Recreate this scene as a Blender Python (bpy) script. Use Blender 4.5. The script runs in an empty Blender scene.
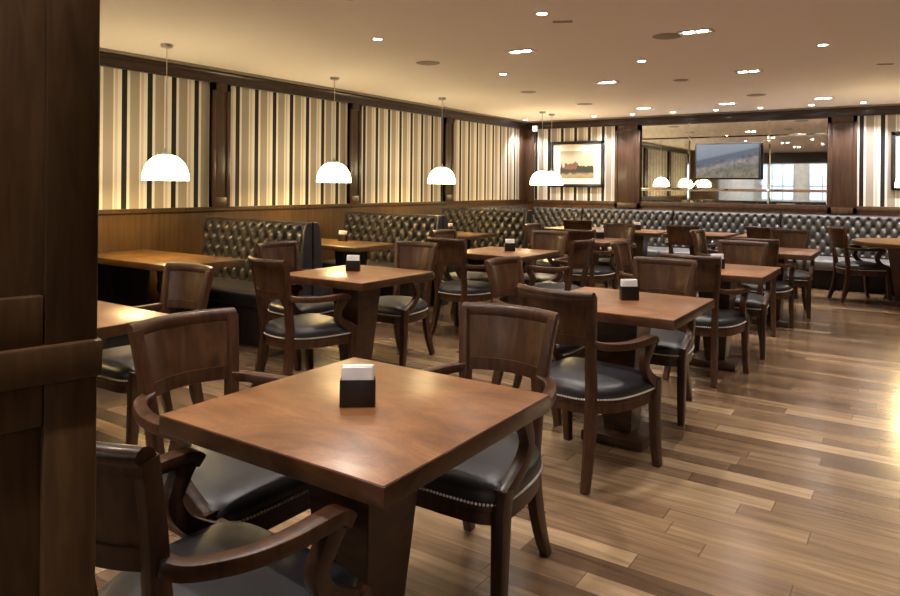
import bpy, bmesh, math, random
from mathutils import Vector, Matrix
random.seed(7)
PI = math.pi
R = math.radians
SC = bpy.context.scene
COL = SC.collection

# ------------------------------------------------------------------ camera
W, H = 900, 596
F_PX, CY, CAM_H = 698.0, 185.5, 1.38
cd = bpy.data.cameras.new('camera')
cam = bpy.data.objects.new('camera', cd)
COL.objects.link(cam)
cd.sensor_fit = 'HORIZONTAL'
cd.sensor_width = 36.0
cd.lens = F_PX / W * 36.0
cd.shift_y = -(H / 2 - CY) / W
cd.clip_start = 0.02
cam.location = (0, 0, CAM_H)
cam.rotation_euler = (Matrix.Rotation(R(34.0), 4, 'Z') @ Matrix.Rotation(R(90), 4, 'X') @ Matrix.Rotation(R(0.5), 4, 'Z')).to_euler()
SC.camera = cam

# ------------------------------------------------------------------ world, exposure
wd = bpy.data.worlds.new('world')
SC.world = wd
wd.use_nodes = True
wd.node_tree.nodes['Background'].inputs[0].default_value = (1.0, 0.86, 0.68, 1)
wd.node_tree.nodes['Background'].inputs[1].default_value = 0.02
SC.view_settings.view_transform = 'Standard'
SC.view_settings.look = 'None'
SC.view_settings.gamma = 1
SC.view_settings.use_curve_mapping = False
SC.view_settings.exposure = 1.48
SPOT_W = 27.0        # round ceiling spots
TWIN_W = 26.0        # twin ceiling spots
WASH_W = 28.0        # wall washers above the banquette
PEND_W = 5.5         # bulbs in the pendants
SHADE_E = 8.0        # lit opal glass
MALL_W = 22.0
SPOT_COL = (1.0, 0.91, 0.82)
WASH_COL = (1.0, 0.93, 0.91)
PEND_COL = (1.0, 0.76, 0.40)

# ------------------------------------------------------------------ materials
def nmat(name):
    m = bpy.data.materials.new(name)
    m.use_nodes = True
    nt = m.node_tree
    b = nt.nodes['Principled BSDF']
    return m, nt, b

def N(nt, t, **kw):
    n = nt.nodes.new(t)
    for k, v in kw.items():
        setattr(n, k, v)
    return n

def math_n(nt, op, a, b=None, c=None):
    n = nt.nodes.new('ShaderNodeMath')
    n.operation = op
    for i, v in enumerate((a, b, c)):
        if v is None:
            continue
        if isinstance(v, (int, float)):
            n.inputs[i].default_value = v
        else:
            nt.links.new(v, n.inputs[i])
    return n.outputs[0]

def ramp(nt, fac, stops, interp='LINEAR'):
    r = nt.nodes.new('ShaderNodeValToRGB')
    r.color_ramp.interpolation = interp
    el = r.color_ramp.elements
    while len(el) < len(stops):
        el.new(0.5)
    for e, (p, c) in zip(el, stops):
        e.position = p
        e.color = (*c, 1)
    nt.links.new(fac, r.inputs[0])
    return r.outputs[0]

def plain(name, col, rough=0.5, metal=0.0, coat=0.0, spec=0.5, bump=None):
    m, nt, b = nmat(name)
    tc = N(nt, 'ShaderNodeTexCoord')
    no = N(nt, 'ShaderNodeTexNoise')
    no.inputs['Scale'].default_value = 14
    no.inputs['Detail'].default_value = 3
    nt.links.new(tc.outputs['Object'], no.inputs['Vector'])
    c = ramp(nt, no.outputs[0], [(0.3, tuple(x * 0.9 for x in col)), (0.7, tuple(min(1, x * 1.08) for x in col))])
    nt.links.new(c, b.inputs['Base Color'])
    b.inputs['Roughness'].default_value = rough
    b.inputs['Metallic'].default_value = metal
    b.inputs['Coat Weight'].default_value = coat
    b.inputs['Specular IOR Level'].default_value = spec
    if bump:
        n2 = N(nt, 'ShaderNodeTexNoise')
        n2.inputs['Scale'].default_value = bump[0]
        n2.inputs['Detail'].default_value = 4
        nt.links.new(tc.outputs['Object'], n2.inputs['Vector'])
        bp = N(nt, 'ShaderNodeBump')
        bp.inputs['Strength'].default_value = bump[1]
        bp.inputs['Distance'].default_value = 0.003
        nt.links.new(n2.outputs[0], bp.inputs['Height'])
        nt.links.new(bp.outputs[0], b.inputs['Normal'])
    return m

def wood(name, dark, light, rough=0.35, coat=0.2, grain=(30, 30, 3), coords='Object', blotch=3.0, bands=None):
    """figured, varnished timber; grain runs along the axis with the smallest scale"""
    m, nt, b = nmat(name)
    tc = N(nt, 'ShaderNodeTexCoord')
    mp = N(nt, 'ShaderNodeMapping')
    mp.inputs['Scale'].default_value = grain
    if coords == 'World':
        g = N(nt, 'ShaderNodeNewGeometry')
        src = g.outputs['Position']
    else:
        src = tc.outputs[coords]
    nt.links.new(src, mp.inputs[0])
    n1 = N(nt, 'ShaderNodeTexNoise')
    n1.inputs['Scale'].default_value = 1.0
    n1.inputs['Detail'].default_value = 6
    n1.inputs['Distortion'].default_value = 0.6
    nt.links.new(mp.outputs[0], n1.inputs['Vector'])
    n2 = N(nt, 'ShaderNodeTexNoise')
    n2.inputs['Scale'].default_value = blotch
    n2.inputs['Detail'].default_value = 2
    nt.links.new(src, n2.inputs['Vector'])
    f = math_n(nt, 'ADD', math_n(nt, 'MULTIPLY', n1.outputs[0], 0.65), math_n(nt, 'MULTIPLY', n2.outputs[0], 0.35))
    if bands:      # veneer leaves of differing tone: (axis, width)
        sp = N(nt, 'ShaderNodeSeparateXYZ')
        nt.links.new(src, sp.inputs[0])
        k = math_n(nt, 'FLOOR', math_n(nt, 'DIVIDE', sp.outputs[bands[0]], bands[1]))
        wn = N(nt, 'ShaderNodeTexWhiteNoise', noise_dimensions='1D')
        nt.links.new(k, wn.inputs['W'])
        f = math_n(nt, 'ADD', f, math_n(nt, 'MULTIPLY', math_n(nt, 'SUBTRACT', wn.outputs[0], 0.5), 0.16))
    c = ramp(nt, f, [(0.36, dark), (0.64, light)])
    nt.links.new(c, b.inputs['Base Color'])
    b.inputs['Roughness'].default_value = rough
    b.inputs['Coat Weight'].default_value = coat
    b.inputs['Coat Roughness'].default_value = 0.15
    b.inputs['Specular IOR Level'].default_value = 0.35
    return m

M = {}
M['chair'] = wood('walnut_chair_wood', (0.025, 0.0088, 0.0036), (0.076, 0.030, 0.0120), 0.42, 0.12, (40, 40, 5))
M['chair_panel'] = wood('walnut_panel_veneer', (0.036, 0.0142, 0.0055), (0.098, 0.042, 0.0165), 0.40, 0.12, (26, 26, 4), blotch=9)
M['pillar'] = wood('pillar_wood', (0.036, 0.018, 0.010), (0.075, 0.037, 0.020), 0.4, 0.1, (30, 30, 2.5))
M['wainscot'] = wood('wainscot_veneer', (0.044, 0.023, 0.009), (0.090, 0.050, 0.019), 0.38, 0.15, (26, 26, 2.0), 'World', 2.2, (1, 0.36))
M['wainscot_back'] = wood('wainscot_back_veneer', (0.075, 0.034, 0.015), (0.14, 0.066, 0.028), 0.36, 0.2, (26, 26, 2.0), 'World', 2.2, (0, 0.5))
M['crown'] = wood('crown_wood', (0.020, 0.010, 0.006), (0.040, 0.020, 0.012), 0.35, 0.2, (6, 6, 20))
M['partition'] = wood('partition_oak', (0.050, 0.025, 0.0105), (0.098, 0.052, 0.022), 0.42, 0.1, (70, 70, 9), blotch=5)
M['booth_wood'] = wood('booth_table_wood', (0.080, 0.040, 0.014), (0.150, 0.082, 0.028), 0.28, 0.25, (3, 26, 26), blotch=4)
M['base_dark'] = wood('dark_base_wood', (0.012, 0.008, 0.006), (0.025, 0.015, 0.010), 0.5, 0.0)
M['leather'] = plain('black_leather', (0.020, 0.019, 0.023), 0.42, 0, 0.0, 0.55, (160, 0.15))
M['bench_leather'] = plain('bench_leather', (0.026, 0.023, 0.021), 0.38, 0, 0.08, 0.5, (120, 0.12))
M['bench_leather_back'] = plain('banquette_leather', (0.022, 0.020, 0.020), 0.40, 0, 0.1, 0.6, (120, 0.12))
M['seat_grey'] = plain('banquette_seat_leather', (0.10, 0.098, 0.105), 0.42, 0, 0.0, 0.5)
M['nail'] = plain('nickel_nails', (0.85, 0.82, 0.78), 0.45, 0.6)
M['steel'] = plain('brushed_steel', (0.55, 0.52, 0.48), 0.3, 1.0)
M['black'] = plain('black_box', (0.010, 0.006, 0.006), 0.35)
M['napkin'] = plain('white_paper', (0.92, 0.92, 0.94), 0.8, bump=(60, 0.3))
M['frame_black'] = plain('black_frame', (0.012, 0.011, 0.012), 0.35)
M['mat_board'] = plain('white_mat', (0.80, 0.80, 0.76), 0.8)
M['white_wall'] = plain('white_paint', (0.75, 0.74, 0.72), 0.7)
M['grille'] = plain('grille_grey', (0.30, 0.26, 0.22), 0.6)
M['trim_white'] = plain('downlight_trim', (0.62, 0.58, 0.52), 0.5)
M['mirror'] = plain('mirror_silver', (0.86, 0.88, 0.88), 0.02, 1.0)
M['mirror_strip'] = plain('mirror_bevel_silver', (0.92, 0.94, 0.95), 0.05, 1.0)
M['tile'] = plain('pale_floor_tile', (0.55, 0.52, 0.47), 0.2)

def flat_paint(name, col, rough):
    m, nt, b = nmat(name)
    tc = N(nt, 'ShaderNodeTexCoord')
    no = N(nt, 'ShaderNodeTexNoise'); no.inputs['Scale'].default_value = 0.6
    nt.links.new(tc.outputs['Object'], no.inputs['Vector'])
    nt.links.new(ramp(nt, no.outputs[0], [(0, tuple(c * 0.98 for c in col)), (1, col)]), b.inputs['Base Color'])
    b.inputs['Roughness'].default_value = rough
    return m
M['ceiling'] = flat_paint('ceiling_paint', (0.88, 0.81, 0.77), 0.85)

def emit(name, col, s):
    m, nt, b = nmat(name)
    b.inputs['Base Color'].default_value = (*[min(1, c) for c in col], 1)
    b.inputs['Emission Color'].default_value = (*col, 1)
    b.inputs['Emission Strength'].default_value = s
    b.inputs['Roughness'].default_value = 0.25
    return m
M['lamp_on'] = emit('lit_spot_lamp', (1.0, 0.95, 0.88), 22.0)
M['opal'] = emit('lit_opal_glass', (1.0, 0.80, 0.44), SHADE_E)
M['sign_on'] = emit('small_lit_unit', (0.75, 0.85, 1.0), 1.6)
M['shop_glow'] = emit('lit_shop_window', (0.62, 0.80, 1.0), 0.6)
M['mall_lamp'] = emit('lit_cove', (1.0, 0.92, 0.76), 5.0)

# table tops: mottled burr veneer
def burr():
    m, nt, b = nmat('burr_table_top')
    tc = N(nt, 'ShaderNodeTexCoord')
    oi = N(nt, 'ShaderNodeObjectInfo')
    mp = N(nt, 'ShaderNodeMapping')
    mp.inputs['Scale'].default_value = (2.2, 5.0, 5.0)
    nt.links.new(tc.outputs['Object'], mp.inputs[0])
    n1 = N(nt, 'ShaderNodeTexNoise', noise_dimensions='4D')
    n1.inputs['Scale'].default_value = 1.6
    n1.inputs['Detail'].default_value = 7
    n1.inputs['Roughness'].default_value = 0.62
    n1.inputs['Distortion'].default_value = 1.3
    nt.links.new(mp.outputs[0], n1.inputs['Vector'])
    nt.links.new(math_n(nt, 'MULTIPLY', oi.outputs['Random'], 9.0), n1.inputs['W'])
    n2 = N(nt, 'ShaderNodeTexNoise')
    n2.inputs['Scale'].default_value = 55
    n2.inputs['Detail'].default_value = 4
    nt.links.new(mp.outputs[0], n2.inputs['Vector'])
    f = math_n(nt, 'ADD', math_n(nt, 'MULTIPLY', n1.outputs[0], 0.8), math_n(nt, 'MULTIPLY', n2.outputs[0], 0.2))
    c = ramp(nt, f, [(0.34, (0.11, 0.045, 0.017)), (0.5, (0.200, 0.084, 0.031)), (0.66, (0.32, 0.145, 0.057))])
    nt.links.new(c, b.inputs['Base Color'])
    b.inputs['Roughness'].default_value = 0.36
    b.inputs['Coat Weight'].default_value = 0.25
    b.inputs['Coat Roughness'].default_value = 0.24
    return m
M['burr'] = burr()
M['edge'] = wood('shaded_edge_wood', (0.034, 0.0128, 0.0052), (0.078, 0.032, 0.0130), 0.36, 0.25, (14, 14, 30))  # edge lipping, its colour darkened to carry the shade on vertical faces

def floor_mat():
    m, nt, b = nmat('oak_plank_floor')
    g = N(nt, 'ShaderNodeNewGeometry')
    sp = N(nt, 'ShaderNodeSeparateXYZ')
    nt.links.new(g.outputs['Position'], sp.inputs[0])
    w, L = 0.112, 0.95
    yr = math_n(nt, 'DIVIDE', sp.outputs[1], w)
    row = math_n(nt, 'FLOOR', yr)
    wn = N(nt, 'ShaderNodeTexWhiteNoise', noise_dimensions='1D')
    nt.links.new(row, wn.inputs['W'])
    xs = math_n(nt, 'ADD', math_n(nt, 'DIVIDE', sp.outputs[0], L), math_n(nt, 'MULTIPLY', wn.outputs[0], 13.7))
    col = math_n(nt, 'FLOOR', xs)
    cv = N(nt, 'ShaderNodeCombineXYZ')
    nt.links.new(row, cv.inputs[0]); nt.links.new(col, cv.inputs[1])
    w2 = N(nt, 'ShaderNodeTexWhiteNoise', noise_dimensions='2D')
    nt.links.new(cv.outputs[0], w2.inputs['Vector'])
    # grain
    gv = N(nt, 'ShaderNodeCombineXYZ')
    nt.links.new(math_n(nt, 'ADD', math_n(nt, 'MULTIPLY', sp.outputs[0], 2.2), math_n(nt, 'MULTIPLY', w2.outputs[0], 50)), gv.inputs[0])
    nt.links.new(math_n(nt, 'MULTIPLY', sp.outputs[1], 30), gv.inputs[1])
    n1 = N(nt, 'ShaderNodeTexNoise')
    n1.inputs['Scale'].default_value = 1.0
    n1.inputs['Detail'].default_value = 5
    n1.inputs['Distortion'].default_value = 0.8
    nt.links.new(gv.outputs[0], n1.inputs['Vector'])
    base = ramp(nt, w2.outputs[0], [(0.0, (0.095, 0.056, 0.031)), (0.3, (0.150, 0.092, 0.052)), (0.65, (0.205, 0.131, 0.076)), (0.88, (0.275, 0.184, 0.108)), (1.0, (0.38, 0.27, 0.165))])
    gr = ramp(nt, n1.outputs[0], [(0.3, (0.68, 0.66, 0.64)), (0.65, (1.16, 1.14, 1.12))])
    mx = N(nt, 'ShaderNodeMix', data_type='RGBA', blend_type='MULTIPLY')
    mx.inputs[0].default_value = 1.0
    nt.links.new(base, mx.inputs[6]); nt.links.new(gr, mx.inputs[7])
    # joints
    fy = math_n(nt, 'FRACT', yr)
    jy = math_n(nt, 'LESS_THAN', fy, 0.022)
    fx = math_n(nt, 'FRACT', xs)
    jx = math_n(nt, 'LESS_THAN', fx, 0.0035)
    j = math_n(nt, 'MAXIMUM', math_n(nt, 'MULTIPLY', jy, 0.45), math_n(nt, 'MULTIPLY', jx, 0.8))
    m2 = N(nt, 'ShaderNodeMix', data_type='RGBA')
    nt.links.new(j, m2.inputs[0]); nt.links.new(mx.outputs[2], m2.inputs[6])
    m2.inputs[7].default_value = (0.035, 0.018, 0.010, 1)
    nt.links.new(m2.outputs[2], b.inputs['Base Color'])
    nr = N(nt, 'ShaderNodeTexNoise'); nr.inputs['Scale'].default_value = 3.0
    nt.links.new(g.outputs['Position'], nr.inputs['Vector'])
    rr = math_n(nt, 'ADD', 0.17, math_n(nt, 'MULTIPLY', nr.outputs[0], 0.12))
    nt.links.new(rr, b.inputs['Roughness'])
    b.inputs['Specular IOR Level'].default_value = 0.6
    b.inputs['Coat Weight'].default_value = 0.30
    b.inputs['Coat Roughness'].default_value = 0.20
    bp = N(nt, 'ShaderNodeBump'); bp.inputs['Strength'].default_value = 0.12; bp.inputs['Distance'].default_value = 0.002
    nt.links.new(math_n(nt, 'SUBTRACT', n1.outputs[0], j), bp.inputs['Height'])
    nt.links.new(bp.outputs[0], b.inputs['Normal'])
    return m
M['floor'] = floor_mat()

def stripes(name, axis, phase, period=0.2596):
    """striped wallpaper: black, cream, taupe, cream, rose, cream"""
    m, nt, b = nmat(name)
    g = N(nt, 'ShaderNodeNewGeometry')
    sp = N(nt, 'ShaderNodeSeparateXYZ')
    nt.links.new(g.outputs['Position'], sp.inputs[0])
    f = math_n(nt, 'FRACT', math_n(nt, 'DIVIDE', math_n(nt, 'SUBTRACT', sp.outputs[axis], phase), period))
    blk, crm, tau, ros = (0.010, 0.010, 0.012), (0.70, 0.67, 0.60), (0.330, 0.285, 0.235), (0.55, 0.47, 0.43)
    st = [(0.0, blk), (0.205, crm), (0.315, tau), (0.685, crm), (0.75, ros), (0.85, crm), (0.999, crm)]
    c = ramp(nt, f, st, 'CONSTANT')
    nt.links.new(c, b.inputs['Base Color'])
    b.inputs['Roughness'].default_value = 0.6
    b.inputs['Specular IOR Level'].default_value = 0.3
    return m
M['paper_left'] = stripes('striped_wallpaper_left', 1, 3.658)
M['paper_back'] = stripes('striped_wallpaper_back', 0, -0.735 - 0.2596 * 40)

def painting(name):
    """hazy landscape print: cream sky, low red buildings, dark green trees, pale ground"""
    m, nt, b = nmat(name)
    tc = N(nt, 'ShaderNodeTexCoord')
    sp = N(nt, 'ShaderNodeSeparateXYZ')
    nt.links.new(tc.outputs['Object'], sp.inputs[0])       # x across, z up (metres from centre)
    no = N(nt, 'ShaderNodeTexNoise'); no.inputs['Scale'].default_value = 9; no.inputs['Detail'].default_value = 6
    nt.links.new(tc.outputs['Object'], no.inputs['Vector'])
    z = math_n(nt, 'ADD', sp.outputs[2], math_n(nt, 'MULTIPLY', math_n(nt, 'SUBTRACT', no.outputs[0], 0.5), 0.14))
    f = math_n(nt, 'ADD', math_n(nt, 'MULTIPLY', z, 1.9), 0.5)
    c = ramp(nt, f, [(0.0, (0.34, 0.24, 0.13)), (0.14, (0.42, 0.34, 0.20)), (0.22, (0.10, 0.09, 0.05)), (0.36, (0.13, 0.12, 0.07)),
                     (0.42, (0.60, 0.52, 0.36)), (0.75, (0.56, 0.52, 0.40)), (1.0, (0.40, 0.38, 0.31))])
    nt.links.new(c, b.inputs['Base Color'])
    b.inputs['Roughness'].default_value = 0.5
    return m
M['print'] = painting('landscape_print')
M['print_red'] = plain('red_brick_paint', (0.22, 0.10, 0.065), 0.7)
M['print_tree'] = plain('tree_green_paint', (0.055, 0.055, 0.03), 0.7)

def screen():
    m, nt, b = nmat('tv_picture')
    tc = N(nt, 'ShaderNodeTexCoord')
    sp = N(nt, 'ShaderNodeSeparateXYZ')
    nt.links.new(tc.outputs['Object'], sp.inputs[0])
    no = N(nt, 'ShaderNodeTexNoise'); no.inputs['Scale'].default_value = 16; no.inputs['Detail'].default_value = 8
    no.inputs['Roughness'].default_value = 0.7
    nt.links.new(tc.outputs['Object'], no.inputs['Vector'])
    t = math_n(nt, 'SUBTRACT', sp.outputs[2], math_n(nt, 'MULTIPLY', sp.outputs[0], 0.22))
    f = math_n(nt, 'ADD', math_n(nt, 'MULTIPLY', t, 1.75), 0.5)
    c = ramp(nt, f, [(0.0, (0.20, 0.18, 0.11)), (0.25, (0.13, 0.13, 0.10)), (0.42, (0.26, 0.23, 0.21)), (0.50, (0.085, 0.11, 0.15)),
                     (0.66, (0.07, 0.10, 0.15)), (0.72, (0.20, 0.24, 0.30)), (1.0, (0.24, 0.29, 0.35))])
    gr = ramp(nt, no.outputs[0], [(0.35, (0.45, 0.45, 0.5)), (0.65, (1.6, 1.5, 1.5))])
    mx = N(nt, 'ShaderNodeMix', data_type='RGBA', blend_type='MULTIPLY')
    nt.links.new(math_n(nt, 'SUBTRACT', 1.0, math_n(nt, 'GREATER_THAN', f, 0.58)), mx.inputs[0])
    nt.links.new(c, mx.inputs[6]); nt.links.new(gr, mx.inputs[7])
    nt.links.new(mx.outputs[2], b.inputs['Emission Color'])
    b.inputs['Base Color'].default_value = (0.02, 0.02, 0.02, 1)
    b.inputs['Emission Strength'].default_value = 0.32
    b.inputs['Roughness'].default_value = 0.12
    return m
M['screen'] = screen()

# ------------------------------------------------------------------ mesh helpers
class MB:
    def __init__(s):
        s.bm = bmesh.new()
    def box(s, x0, x1, y0, y1, z0, z1, bev=0.0, rz=0.0, pivot=None, seg=2):
        b = bmesh.new()
        bmesh.ops.create_cube(b, size=1)
        for v in b.verts:
            v.co = Vector(((x0 + x1) / 2 + v.co.x * (x1 - x0), (y0 + y1) / 2 + v.co.y * (y1 - y0), (z0 + z1) / 2 + v.co.z * (z1 - z0)))
        if bev > 0:
            bmesh.ops.bevel(b, geom=list(b.edges), offset=bev, segments=seg, affect='EDGES', profile=0.5)
        if rz:
            p = Vector(pivot or (0, 0, 0))
            bmesh.ops.rotate(b, verts=b.verts, cent=p, matrix=Matrix.Rotation(rz, 3, 'Z'))
        s.merge(b)
        return s
    def merge(s, b):
        mp = {}
        for v in b.verts:
            mp[v] = s.bm.verts.new(v.co)
        for f in b.faces:
            try:
                s.bm.faces.new([mp[v] for v in f.verts])
            except ValueError:
                pass
        b.free()
    def rings(s, rings, cap=True, closed_path=False):
        """loft a list of closed rings of points"""
        vs = [[s.bm.verts.new(p) for p in r] for r in rings]
        n = len(vs[0])
        m = len(vs)
        for i in range(m if closed_path else m - 1):
            a, b = vs[i], vs[(i + 1) % m]
            for j in range(n):
                s.bm.faces.new((a[j], a[(j + 1) % n], b[(j + 1) % n], b[j]))
        if cap and not closed_path:
            s.bm.faces.new(list(reversed(vs[0])))
            s.bm.faces.new(vs[-1])
        return s
    def sweep(s, pts, side, w, h, rnd=0.25):
        """rectangular section with rounded corners along pts; side(i) gives the direction of w"""
        rr = []
        n = len(pts)
        for i, p in enumerate(pts):
            p = Vector(p)
            t = (Vector(pts[min(i + 1, n - 1)]) - Vector(pts[max(i - 1, 0)])).normalized()
            sd = Vector(side(i) if callable(side) else side)
            sd = (sd - t * sd.dot(t)).normalized()
            up = t.cross(sd).normalized()
            ww = (w(i / (n - 1)) if callable(w) else w) / 2
            hh = (h(i / (n - 1)) if callable(h) else h) / 2
            r = rnd * min(ww, hh) * 2
            k = r * 0.29
            sec = [(ww, -hh + r), (ww, hh - r), (ww - k, hh - k), (ww - r, hh), (-ww + r, hh), (-ww + k, hh - k), (-ww, hh - r), (-ww, -hh + r),
                   (-ww + k, -hh + k), (-ww + r, -hh), (ww - r, -hh), (ww - k, -hh + k)]
            rr.append([p + sd * a + up * b for a, b in sec])
        return s.rings(rr)
    def tube(s, pts, r, n=10):
        rr = []
        m = len(pts)
        for i, p in enumerate(pts):
            p = Vector(p)
            t = (Vector(pts[min(i + 1, m - 1)]) - Vector(pts[max(i - 1, 0)])).normalized()
            a = t.orthogonal().normalized() if i == 0 else (prev - t * prev.dot(t)).normalized()
            prev = a
            b = t.cross(a)
            q = r(i / max(1, m - 1)) if callable(r) else r
            rr.append([p + a * q * math.cos(2 * PI * k / n) + b * q * math.sin(2 * PI * k / n) for k in range(n)])
        return s.rings(rr)
    def lathe(s, prof, n=48, c=(0, 0)):
        """profile of (radius, z); closed solid outline"""
        rr = [[(c[0] + r * math.cos(2 * PI * k / n), c[1] + r * math.sin(2 * PI * k / n), z) for k in range(n)] for r, z in prof]
        return s.rings(rr)
    def ball(s, c, r, u=6, v=4):
        b = bmesh.new()
        bmesh.ops.create_uvsphere(b, u_segments=u, v_segments=v, radius=r)
        bmesh.ops.translate(b, verts=b.verts, vec=c)
        s.merge(b)
        return s
    def prism(s, poly, axis, a0, a1):
        """extrude a 2D polygon; axis 'x': poly is (y,z); 'y': (x,z); 'z': (x,y)"""
        def P(p, a):
            return {'x': (a, p[0], p[1]), 'y': (p[0], a, p[1]), 'z': (p[0], p[1], a)}[axis]
        return s.rings([[P(p, a0) for p in poly], [P(p, a1) for p in poly]])
    def build(s, name, mat, parent=None, smooth=True, angle=25, loc=None):
        bmesh.ops.recalc_face_normals(s.bm, faces=s.bm.faces)
        me = bpy.data.meshes.new(name)
        s.bm.to_mesh(me)
        s.bm.free()
        me.materials.append(mat)
        if smooth:
            for p in me.polygons:
                p.use_smooth = True
            me.set_sharp_from_angle(angle=R(angle))
        o = bpy.data.objects.new(name, me)
        COL.objects.link(o)
        if parent is not None:
            o.parent = parent
        if loc is not None:
            o.location = loc
        return o

def smooth_path(pts, n=6):
    """Catmull-Rom through the points"""
    P = [Vector(p) for p in pts]
    P = [P[0] * 2 - P[1]] + P + [P[-1] * 2 - P[-2]]
    out = []
    for i in range(1, len(P) - 2):
        for k in range(n):
            t = k / n
            a, b, c, d = P[i - 1], P[i], P[i + 1], P[i + 2]
            out.append(0.5 * ((2 * b) + (c - a) * t + (2 * a - 5 * b + 4 * c - d) * t * t + (3 * b - a - 3 * c + d) * t ** 3))
    out.append(P[-2])
    return out

def tag(o, label=None, cat=None, group=None, kind=None):
    if label: o['label'] = label
    if cat: o['category'] = cat
    if group: o['group'] = group
    if kind: o['kind'] = kind
    return o

def struct(o, label=None):
    o['kind'] = 'structure'
    if label: o['label'] = label
    return o

def thing(name, loc, rz=0, label=None, cat=None, group=None):
    o = bpy.data.objects.new(name, None)
    o.empty_display_size = 0.1
    COL.objects.link(o)
    o.location = loc
    o.rotation_euler = (0, 0, rz)
    return tag(o, label, cat, group)

def children(o):
    return [c for c in COL.objects if c.parent == o]

def copy_tree(o, kids=None, **kw):
    c = o.copy()
    COL.objects.link(c)
    for ch in (kids if kids is not None else children(o)):
        d = ch.copy(); COL.objects.link(d); d.parent = c
        for g in children(ch):
            e = g.copy(); COL.objects.link(e); e.parent = d
    return c

def place(proto, used, loc, rz, label, cat=None, group=None):
    """first call moves the prototype itself, later calls copy it"""
    if used:
        o = copy_tree(proto)
    else:
        o = proto
        used.append(1)
    o.location = loc
    o.rotation_euler = (0, 0, rz)
    return tag(o, label, cat, group)

# ------------------------------------------------------------------ the setting
XL, XR, YB, YF, ZC = -6.15, 3.2, 11.6, -2.2, 2.57
struct(MB().box(XL - 0.1, XR + 0.1, YF - 8.0, YB + 0.1, -0.1, 0).build('floor', M['floor'], smooth=False), 'oak plank floor')
struct(MB().box(XL - 0.1, XR + 0.1, YF, YB + 0.1, ZC, ZC + 0.1).build('ceiling', M['ceiling'], smooth=False), 'cream painted ceiling')

RAIL0, RAIL1, PTOP = 1.09, 1.135, 2.43
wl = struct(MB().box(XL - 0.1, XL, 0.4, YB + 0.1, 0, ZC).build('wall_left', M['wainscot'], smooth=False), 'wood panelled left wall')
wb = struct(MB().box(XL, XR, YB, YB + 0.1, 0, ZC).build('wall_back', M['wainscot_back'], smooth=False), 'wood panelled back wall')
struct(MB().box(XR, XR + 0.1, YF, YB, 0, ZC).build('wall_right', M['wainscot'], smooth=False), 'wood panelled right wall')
# return of the left wall and the open front to the mall
struct(MB().box(XL - 0.1, XL + 0.9, 0.28, 0.4, 0, ZC).build('wall_front', M['pillar'], smooth=False), 'dark wood return wall')

# wallpaper panels between pillars
pil = [(2.50, 2.72), (4.62, 4.85), (6.73, 6.95), (8.91, 9.14), (11.38, 11.60)]
edges = [0.4] + [v for p in pil for v in p]
for i in range(0, len(edges) - 1, 2):
    a, b = edges[i], edges[i + 1]
    o = MB().box(XL + 0.001, XL + 0.006, a, b, RAIL1, PTOP).build('wallpaper', M['paper_left'], wl, smooth=False)
for k, (a, b) in enumerate(pil[:-1]):
    t = MB()
    t.box(XL, XL + 0.045, a, b, RAIL1, PTOP + 0.02, 0.0012)
    t.box(XL, XL + 0.058, a + 0.0, a + 0.045, RAIL1, PTOP, 0.0012)
    t.box(XL, XL + 0.058, b - 0.045, b, RAIL1, PTOP, 0.0012)
    t.box(XL, XL + 0.0575, a, b, RAIL1, RAIL1 + 0.10, 0.0012)
    t.box(XL, XL + 0.058, a, b, PTOP - 0.08, PTOP, 0.0012)
    struct(t.build('trim_%d' % (k + 1), M['pillar']), 'wood pilaster on left wall')
# corner pilaster
t = MB().box(XL, XL + 0.05, 11.38, 11.6, RAIL0, PTOP + 0.02, 0.004)
t.box(XL, XL + 0.22, YB - 0.05, YB, RAIL0, PTOP + 0.02, 0.004)
struct(t.build('trim_5', M['pillar']), 'wood pilaster in the corner')
# chair rail + frieze + crown of left wall
t = MB().box(XL, XL + 0.03, 0.4, YB, RAIL0, RAIL1, 0.006).box(XL, XL + 0.042, 0.4, YB, RAIL1 - 0.012, RAIL1, 0.004)
struct(t.build('trim_6', M['wainscot']), 'wood rail under the wallpaper, left wall')
CROWN = [(0, PTOP), (0.052, PTOP), (0.052, PTOP + 0.015), (0.06, PTOP + 0.02), (0.06, PTOP + 0.075), (0.075, PTOP + 0.085), (0.085, PTOP + 0.10), (0.085, ZC), (0, ZC)]
struct(MB().prism([(XL + a, b) for a, b in CROWN], 'y', 0.4, YB).build('trim_7', M['crown']), 'dark crown moulding, left wall')
struct(MB().prism([(YB - a, b) for a, b in CROWN], 'x', XL, XR).build('trim_8', M['crown']), 'dark crown moulding, back wall')
M['ceiling_bead'] = plain('taupe_cove', (0.22, 0.18, 0.14), 0.7)  # plain taupe for the bead along the ceiling edge
t = MB().prism([(XL + 0.085, ZC - 0.02), (XL + 0.14, ZC - 0.02), (XL + 0.15, ZC), (XL + 0.085, ZC)], 'y', 0.4, YB - 0.15)
t.prism([(YB - 0.085, ZC - 0.02), (YB - 0.14, ZC - 0.02), (YB - 0.15, ZC), (YB - 0.085, ZC)], 'x', XL + 0.085, XR)
struct(t.build('trim_9', M['ceiling_bead']), 'taupe bead at the ceiling edge')

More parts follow.
